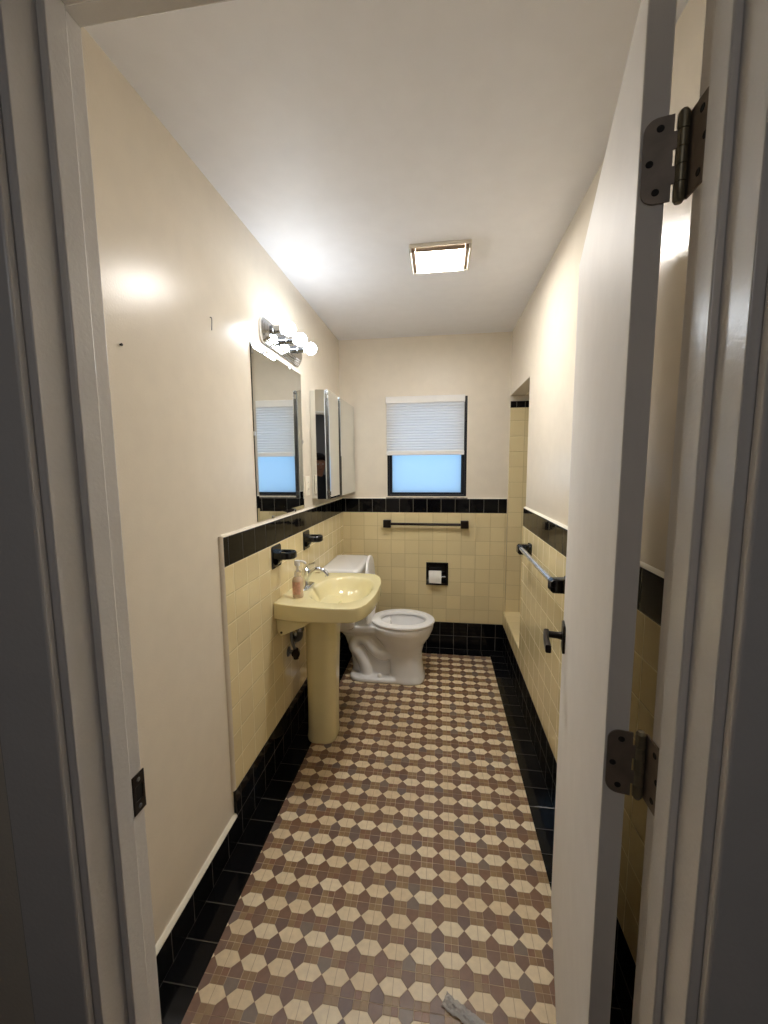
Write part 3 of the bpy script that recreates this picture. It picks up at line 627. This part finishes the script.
fb = obj('faucet', lathe(BM(), [(0, 0), (0.027, 0), (0.027, 0.004), (0.022, 0.008), (0.018, 0.014), (0.016, 0.045), (0.018, 0.060), (0.021, 0.075), (0.020, 0.095), (0.012, 0.103), (0, 0.104)], (0.085, SY, 0.8278), (0, 0, 1), 28), M['chrome'], sk, label='chrome single lever faucet')
obj('deck_plate', loft(BM(), [[(x, y, z) for x, y in rrect(0.085, SY, 0.027-i, 0.078-i, 0.024-i, 6)] for i, z in ((0, 0.8279), (0, 0.833), (0.004, 0.836))]), M['chrome'], fb)
sp_ = spline([(0.092, SY, 0.868), (0.112, SY, 0.905), (0.142, SY, 0.925), (0.172, SY, 0.922), (0.195, SY, 0.905), (0.203, SY, 0.890)], 6)
obj('spout', tube(BM(), sp_, [0.011+0.002*math.sin(math.pi*i/(len(sp_)-1)) for i in range(len(sp_))], 18), M['chrome'], fb)
obj('handle', tube(BM(), spline([(0.082, SY, 0.926), (0.094, SY, 0.942), (0.112, SY, 0.953), (0.136, SY, 0.962)], 5), [0.009]*5+[0.0075]*5+[0.006]*6, 14), M['chrome'], fb)

# plumbing under the sink
pl = thing('sink_plumbing', 'grey trap pipe and shutoff valve on the wall under the sink', 'plumbing', (T, 1.96, 0.47))
obj('wall_flange', lathe(BM(), [(0, 0), (0.036, 0), (0.033, 0.006), (0.020, 0.012), (0, 0.012)], (T+0.0005, 1.985, 0.545), (1, 0, 0), 28), M['chrome_dull'], pl)
obj('trap_pipe', tube(BM(), spline([(T+0.004, 1.985, 0.545), (0.035, 1.985, 0.547), (0.050, 1.982, 0.565), (0.052, 1.975, 0.61), (0.052, 1.972, 0.65), (0.052, 1.972, 0.72)], 6), 0.0165, 18), M['steel_grey'], pl)
obj('slip_nut', lathe(BM(), [(0, 0), (0.023, 0), (0.024, 0.004), (0.024, 0.020), (0.021, 0.024), (0, 0.024)], (0.052, 1.974, 0.600), (0, 0, 1), 8), M['chrome_dull'], pl)
vv = obj('shutoff_valve', lathe(BM(), [(0, 0), (0.026, 0), (0.024, 0.004), (0.010, 0.007), (0.010, 0.03), (0.014, 0.031), (0.014, 0.058), (0, 0.058)], (T+0.0005, 1.908, 0.510), (1, 0, 0), 22), M['steel_grey'], pl)
obj('valve_knob', lathe(BM(), [(0, 0), (0.010, 0), (0.022, 0.006), (0.022, 0.014), (0.010, 0.018), (0, 0.018)], (0.060, 1.897, 0.510), (0, -1, 0), 12), M['black_metal'], vv)
obj('supply_hose', tube(BM(), spline([(0.056, 1.900, 0.520), (0.046, 1.890, 0.56), (0.040, 1.885, 0.61), (0.050, 1.900, 0.66), (0.056, 1.92, 0.722)], 6), 0.0075, 12), M['steel_grey'], pl)
obj('valve_body', tube(BM(), [(0.056, 1.900, 0.478), (0.056, 1.900, 0.532)], 0.014, 14), M['black_metal'], pl)

# ------------------------------------------------------------------ soap bottle
bx, by, bz = 0.100, 1.842, 0.8288
sb = thing('soap_bottle', 'small clear pump bottle of peach soap on the sink', 'soap dispenser', (bx, by, bz))
obj('bottle', lathe(BM(), [(0, 0), (0.024, 0), (0.0265, 0.003), (0.0265, 0.078), (0.025, 0.088), (0.018, 0.099), (0.014, 0.103), (0, 0.103)], (bx, by, bz), (0, 0, 1), 36), M['soap'], sb, label='clear bottle with peach liquid')
bm = BM(); sg = 16; R0 = []
for zc_ in (0.018, 0.080):
    R0.append([(bx+0.0269*math.cos(math.radians(a)), by+0.0269*math.sin(math.radians(a)), bz+zc_) for a in [165+150*k/sg for k in range(sg+1)]])
a_, b_ = [[bm.verts.new(p) for p in r] for r in R0]
for k in range(sg): bm.faces.new((a_[k], a_[k+1], b_[k+1], b_[k]))
obj('label', bm, M['soap_label'], sb)
obj('collar', lathe(BM(), [(0, 0.1035), (0.0165, 0.1035), (0.0165, 0.124), (0.013, 0.128), (0, 0.128)], (bx, by, bz), (0, 0, 1), 24), M['bottle_clear'], sb)
obj('pump', lathe(BM(), [(0, 0.1285), (0.006, 0.1285), (0.006, 0.152), (0.013, 0.156), (0.014, 0.176), (0.012, 0.182), (0, 0.183)], (bx, by, bz), (0, 0, 1), 20), M['plastic_white'], sb)
obj('nozzle', tube(BM(), spline([(bx, by, bz+0.174), (bx+0.018, by+0.004, bz+0.177), (bx+0.034, by+0.008, bz+0.172), (bx+0.040, by+0.009, bz+0.164)], 4), 0.0058, 12), M['plastic_white'], sb)

# ------------------------------------------------------------------ toilet
TYC = 2.675
to = thing('toilet', 'white round front toilet with raised lid between sink and window wall', 'toilet', (0.42, TYC, 0))
def egg(xb, xf, hw, z, p=2.0, n=40, pin=0.0):
    cx = (xb+xf)/2; a = (xf-xb)/2; o_ = []
    for k in range(n):
        t = 2*math.pi*k/n; c, s = math.cos(t), math.sin(t)
        r = 1.0/((abs(c)**p+abs(s)**p)**(1/p))
        o_.append((cx+a*r*c, TYC+hw*r*s*(1-pin*(1-c)/2*0.5), z))
    return o_
bm = BM()
# front column and bowl with a hollow inside
loft(bm, [egg(0.45, 0.694, 0.134, 0.0006, 2.8), egg(0.45, 0.692, 0.134, 0.02, 2.8), egg(0.45, 0.684, 0.126, 0.05, 2.7), egg(0.445, 0.674, 0.117, 0.12, 2.6), egg(0.43, 0.670, 0.114, 0.19, 2.4), egg(0.385, 0.685, 0.128, 0.25, 2.1), egg(0.335, 0.725, 0.160, 0.31, 2.05), egg(0.310, 0.744, 0.176, 0.355, 2.05), egg(0.305, 0.750, 0.180, 0.385, 2.05), egg(0.31, 0.747, 0.177, 0.398, 2.05),
          egg(0.365, 0.700, 0.133, 0.398, 2.05), egg(0.37, 0.694, 0.128, 0.375, 2.05), egg(0.38, 0.68, 0.118, 0.32, 2.05), egg(0.42, 0.64, 0.085, 0.25, 2.05), egg(0.47, 0.58, 0.045, 0.225, 2.0)])
# rear body, deck under the tank, foot
loft(bm, [egg(0.170, 0.56, 0.132, 0.0006, 4), egg(0.170, 0.56, 0.132, 0.026, 4), egg(0.180, 0.55, 0.120, 0.034, 4)])
loft(bm, [egg(0.185, 0.52, 0.055, 0.03, 3.5), egg(0.175, 0.52, 0.052, 0.15, 3.5), egg(0.13, 0.54, 0.060, 0.28, 3.2), egg(0.09, 0.52, 0.085, 0.33, 3.0)])
loft(bm, [egg(0.09, 0.47, 0.085, 0.32, 3.2), egg(0.055, 0.46, 0.118, 0.352, 3.6), egg(0.05, 0.45, 0.122, 0.385, 3.8), egg(0.053, 0.45, 0.120, 0.395, 3.8)])
for s_ in (-1, 1):
    yy = TYC+s_*0.052
    tube(bm, spline([(0.47, yy, 0.20), (0.40, yy-s_*-0.004, 0.175), (0.335, yy, 0.215), (0.29, yy, 0.275), (0.235, yy, 0.280), (0.205, yy, 0.225), (0.245, yy, 0.165), (0.275, yy, 0.10), (0.290, yy, 0.03)], 6), 0.042, 16)
bo = obj('bowl', bm, M['porcelain'], to)
rm = bo.modifiers.new('remesh', 'REMESH'); rm.mode = 'VOXEL'; rm.voxel_size = 0.0058; rm.use_smooth_shade = True
sm = bo.modifiers.new('smooth', 'SMOOTH'); sm.factor = 0.5; sm.iterations = 7
zs_ = 0.401
obj('seat', loft(BM(), [egg(0.318, 0.752, 0.180, zs_), egg(0.314, 0.757, 0.184, zs_+0.008), egg(0.316, 0.755, 0.182, zs_+0.016), egg(0.325, 0.746, 0.174, zs_+0.021), egg(0.375, 0.705, 0.132, zs_+0.021), egg(0.383, 0.697, 0.125, zs_+0.014), egg(0.385, 0.695, 0.123, zs_)], closed=True), M['plastic_white'], to)
for s_ in (-1, 1):
    obj('seat_hinge', box(BM(), (0.292, TYC+s_*0.075-0.018, 0.397), (0.330, TYC+s_*0.075+0.018, 0.432)), M['plastic_white'], to, bevel=0.006, seg=3)
# tank
def trr(cx, hx, hy, z, r=0.03): return [(a, b, z) for a, b in rrect(cx, TYC, hx, hy, r, 6)]
obj('tank', loft(BM(), [trr(0.135, 0.085, 0.195, 0.395), trr(0.138, 0.098, 0.212, 0.42), trr(0.142, 0.108, 0.222, 0.60), trr(0.144, 0.112, 0.226, 0.765)]), M['porcelain'], to, ang=50)
def lid(i, z):
    pts = []
    for a, b in rrect(0.146, TYC, 0.126-i, 0.236-i, 0.035, 6):
        t = (b-TYC)/0.236
        pts.append((a+(0.018*(1-t*t) if a > 0.146 else 0), b, z))
    return pts
obj('tank_lid', loft(BM(), [lid(0.008, 0.7655), lid(0.0, 0.770), lid(0, 0.793), lid(0.003, 0.801), lid(0.012, 0.806), lid(0.03, 0.808)]), M['porcelain'], to, ang=50)
lv = obj('flush_lever', lathe(BM(), [(0, 0), (0.014, 0), (0.012, 0.010), (0, 0.012)], (0.255, TYC-0.16, 0.69), (1, 0, 0), 18), M['chrome'], to, label='chrome flush lever')
obj('lever_arm', tube(BM(), [(0.270, TYC-0.16, 0.69), (0.274, TYC-0.12, 0.685), (0.274, TYC-0.09, 0.678)], 0.006, 10), M['chrome'], lv)
# raised lid leaning on the tank
def lidc(k, off):
    z = 0.428+k*0.425; x = 0.318-0.010*k+off
    hw = 0.170*math.sqrt(max(0.0, 1-max(0, (k-0.52)/0.48)**2.2))*(0.86+0.14*min(1, k/0.35)) if k < 1 else 0.02
    return x, z, max(hw, 0.02)
bm = BM(); rings = []
for k in [i/22 for i in range(23)]:
    x, z, hw = lidc(k, 0)
    th = 0.016
    rings.append([(x-th*0.4, TYC-hw, z), (x, TYC-hw*1.0, z), (x+th*0.55, TYC-hw*0.94, z), (x+th*0.75, TYC-hw*0.5, z), (x+th*0.8, TYC, z), (x+th*0.75, TYC+hw*0.5, z), (x+th*0.55, TYC+hw*0.94, z), (x, TYC+hw, z), (x-th*0.4, TYC+hw, z), (x-th*0.4, TYC, z)])
obj('lid', loft(bm, rings), M['plastic_white'], to, ang=50, label='raised white toilet lid')
for s_ in (-1, 1):
    obj('bolt_cap', lathe(BM(), [(0, 0), (0.015, 0), (0.014, 0.012), (0.009, 0.019), (0, 0.021)], (0.385, TYC+s_*0.098, 0.0355), (0, 0, 1), 18), M['plastic_white'], to)

# ------------------------------------------------------------------ small things
tag(obj('wall_nail', lathe(BM(), [(0, 0), (0.0022, 0), (0.0022, 0.004), (0.0038, 0.0045), (0.003, 0.006), (0, 0.006)], (0.0003, 0.935, 1.765), (1, 0, 0), 12), M['black_metal']), 'tiny dark nail in the painted wall left of the mirror', 'nail')
tag(obj('wall_hook', tube(BM(), spline([(0.0004, 1.349, 1.973), (0.006, 1.349, 1.971), (0.007, 1.349, 1.962), (0.006, 1.349, 1.945), (0.005, 1.349, 1.930)], 4), 0.0014, 8), M['steel_grey']), 'small thin wire hook on the painted wall before the vanity light', 'hook')
bm = BM(); nx, ny = 15, 9; grid = []
ox, oy = 0.862, 0.938
ca, sa = math.cos(-0.45), math.sin(-0.45)
for i in range(nx):
    row = []
    for j in range(ny):
        a, b = (i/(nx-1)-0.5)*0.115, (j/(ny-1)-0.5)*0.034
        z = 0.004+0.014*abs(math.sin(i*1.7+j*0.9))*random.uniform(0.5, 1)*(1-abs(j/(ny-1)-0.5))
        row.append(bm.verts.new((ox+a*ca-b*sa+random.uniform(-.002, .002), oy+a*sa+b*ca+random.uniform(-.002, .002), z)))
    grid.append(row)
for i in range(nx-1):
    for j in range(ny-1): bm.faces.new((grid[i][j], grid[i+1][j], grid[i+1][j+1], grid[i][j+1]))
lo_ = min(v.co.z for v in bm.verts)
bmesh.ops.translate(bm, verts=bm.verts[:], vec=(0, 0, 0.0012-lo_))
wp = obj('plastic_wrapper', bm, M['clear_plastic'], ang=25)
sd_ = wp.modifiers.new('solid', 'SOLIDIFY'); sd_.thickness = 0.0008
tag(wp, 'crumpled clear plastic wrapper on the mosaic floor near the doorway', 'wrapper')

# light switch beside the door and the photographer in the hall, both seen in the cabinet's mirrors
sw = thing('light_switch', 'ivory light switch plate on the front wall beside the doorway', 'light switch', (0.255, YF, 1.17))
obj('cover_plate', box(BM(), (0.220, YF-0.0004, 1.112), (0.290, YF+0.006, 1.228)), M['plate'], sw, bevel=0.0025)
obj('toggle', box(BM(), (0.250, YF+0.0055, 1.165), (0.260, YF+0.016, 1.180)), M['plate'], sw, bevel=0.001)

def skinned(name, verts, edges, rad, mat, parent, sub=2, root=0):
    off = Vector((0, 0, 0)); r = parent
    if parent is not None: off = parent.location
    me = bpy.data.meshes.new(name); me.from_pydata([tuple(Vector(v)-off) for v in verts], edges, [])
    o = bpy.data.objects.new(name, me); COL.objects.link(o); o.parent = parent; me.materials.append(mat)
    m = o.modifiers.new('skin', 'SKIN'); m.use_smooth_shade = True
    for i, q in enumerate(rad):
        d = me.skin_vertices[0].data[i]; d.radius = q if isinstance(q, tuple) else (q, q); d.use_root = (i == root)
    ss = o.modifiers.new('sub', 'SUBSURF'); ss.levels = ss.render_levels = sub
    return o
pe = thing('person', 'person in dark clothes in the hall holding up a phone', 'person', (0.50, -0.42, 0))
V, Ed, Rd = [], [], []
def add(p, r, prev=None):
    V.append(p); Rd.append(r); i = len(V)-1
    if prev is not None: Ed.append((prev, i))
    return i
pel = add((0.50, -0.42, 0.86), (0.125, 0.095)); wa = add((0.50, -0.42, 1.00), (0.115, 0.085), pel); ch = add((0.50, -0.425, 1.17), (0.140, 0.100), wa)
nb = add((0.50, -0.425, 1.31), (0.075, 0.065), ch); nk = add((0.50, -0.415, 1.365), 0.048, nb); jw = add((0.505, -0.388, 1.425), (0.070, 0.072), nk); hd_ = add((0.507, -0.395, 1.495), (0.086, 0.092), jw); tp_ = add((0.507, -0.402, 1.560), (0.078, 0.082), hd_)
shoes = []
for s_ in (-1, 1):
    h = add((0.50+s_*0.085, -0.42, 0.78), 0.088, pel); k = add((0.50+s_*0.095, -0.41, 0.45), 0.056, h); cf_ = add((0.50+s_*0.097, -0.43, 0.33), 0.055, k); an = add((0.50+s_*0.10, -0.43, 0.085), 0.036, cf_); to_ = add((0.50+s_*0.115, -0.29, 0.036), 0.033, an); shoes.append((0.50+s_*0.10, s_))
def fingers(w, d, side, upv, curl):
    d = Vector(d).normalized(); side = Vector(side).normalized(); curl = Vector(curl).normalized(); wp_ = Vector(V[w])
    pm = add(tuple(wp_+d*0.055), (0.030, 0.016), w)
    for q, L in ((-0.027, 0.060), (-0.009, 0.074), (0.009, 0.080), (0.026, 0.070)):
        a = add(tuple(wp_+d*0.085+side*q), 0.0088, pm); b = add(tuple(wp_+d*(0.085+L*0.55)+side*q+curl*0.010), 0.008, a); add(tuple(wp_+d*(0.085+L*0.85)+side*q+curl*0.030), 0.0068, b)
    a = add(tuple(wp_+d*0.040+side*0.036), 0.0105, pm); add(tuple(wp_+d*0.080+side*0.056+curl*0.012), 0.0085, a)
sr = add((0.655, -0.425, 1.285), 0.058, ch); er = add((0.800, -0.350, 1.100), 0.042, sr); wr_ = add((0.872, -0.070, 1.315), 0.027, er)
pm = add((0.862, -0.030, 1.372), (0.020, 0.030), wr_)
for q, L in ((-0.030, 0.050), (-0.010, 0.060), (0.010, 0.064), (0.029, 0.056)):
    a_ = add((0.846, -0.014, 1.385+q), 0.0090, pm); b_ = add((0.846-L*0.5, -0.0075, 1.388+q), 0.0080, a_); add((0.846-L, -0.0085, 1.389+q), 0.0068, b_)
a_ = add((0.850, -0.042, 1.392), 0.0110, pm); b_ = add((0.832, -0.036, 1.412), 0.0095, a_); add((0.810, -0.032, 1.424), 0.0080, b_)
sl = add((0.345, -0.425, 1.285), 0.058, ch); el = add((0.270, -0.450, 1.030), 0.042, sl); wl2 = add((0.275, -0.370, 0.800), 0.027, el)
fingers(wl2, (0.0, 0.15, -1.0), (0, 1, -0.1), None, (1, 0, 0))
body = skinned('body', V, Ed, Rd, M['skin'], pe)
g_ = lambda ids, gr: [tuple(x+gr for x in (Rd[i] if isinstance(Rd[i], tuple) else (Rd[i], Rd[i]))) for i in ids]
mid_r = tuple((Vector(V[er])+Vector(V[wr_]))/2); mid_l = tuple((Vector(V[el])+Vector(V[wl2]))/2)
ids = [ch, wa, pel, nb, sr, er, sl, el]
skinned('shirt', [V[i] for i in ids]+[mid_r, mid_l, (0.50, -0.42, 0.80)], [(0, 1), (1, 2), (2, 10), (0, 3), (0, 4), (4, 5), (0, 6), (6, 7), (5, 8), (7, 9)], g_(ids, 0.022)+[(0.050, 0.050)]*2+[(0.135, 0.105)], M['shirt'], pe)
ids = [pel, wa]+[i for i in range(8, 18) if i not in (12, 17)]
skinned('trousers', [V[i] for i in ids], [(0, 1), (0, 2), (2, 3), (3, 4), (4, 5), (0, 6), (6, 7), (7, 8), (8, 9)], g_(ids, 0.014), M['jeans'], pe)
for x, s_ in shoes:
    obj('shoe', loft(BM(), [[(x+s_*0.012+a*k, -0.375+b*k2, z) for a, b in rrect(0, 0, 0.046, 0.130, 0.040, 6)] for z, k, k2 in ((0.0006, 0.95, 0.97), (0.012, 1.0, 1.0), (0.040, 0.95, 0.97), (0.068, 0.72, 0.80), (0.078, 0.5, 0.6))]), M['phone'], pe)
hb = BM(); ball(hb, (0.507, -0.422, 1.540), 1.0, 28, 18, (0.100, 0.100, 0.105))
for v in hb.verts:
    if v.co.y > -0.400 and v.co.z < 1.560: v.co = Vector((0.507, -0.41, 1.52)).lerp(v.co, 0.72)
obj('hair', hb, M['hair'], pe)
for s_ in (-1, 1):
    obj('eye', ball(BM(), (0.507+s_*0.029, -0.3225, 1.496), 0.011, 14, 10, (1.2, 0.8, 0.75)), M['paper'], pe); obj('pupil', ball(BM(), (0.507+s_*0.029, -0.3150, 1.496), 0.0048, 10, 8), M['hair'], pe)
    obj('ear', ball(BM(), (0.507+s_*0.084, -0.405, 1.480), 0.026, 14, 10, (0.35, 0.7, 1.2)), M['skin'], pe)
obj('nose', ball(BM(), (0.507, -0.314, 1.466), 0.02, 16, 12, (0.62, 0.75, 1.15)), M['skin'], pe)
obj('mouth', ball(BM(), (0.506, -0.322, 1.428), 0.02, 14, 8, (1.05, 0.35, 0.25)), plain('lips', (150, 92, 82), 0.5), pe)
ph2 = obj('phone', box(BM(), (0.745, -0.024, 1.335), (0.822, -0.016, 1.490)), M['phone'], bevel=0.004, seg=3)
tag(ph2, 'black phone held up in the right hand of the person', 'phone')
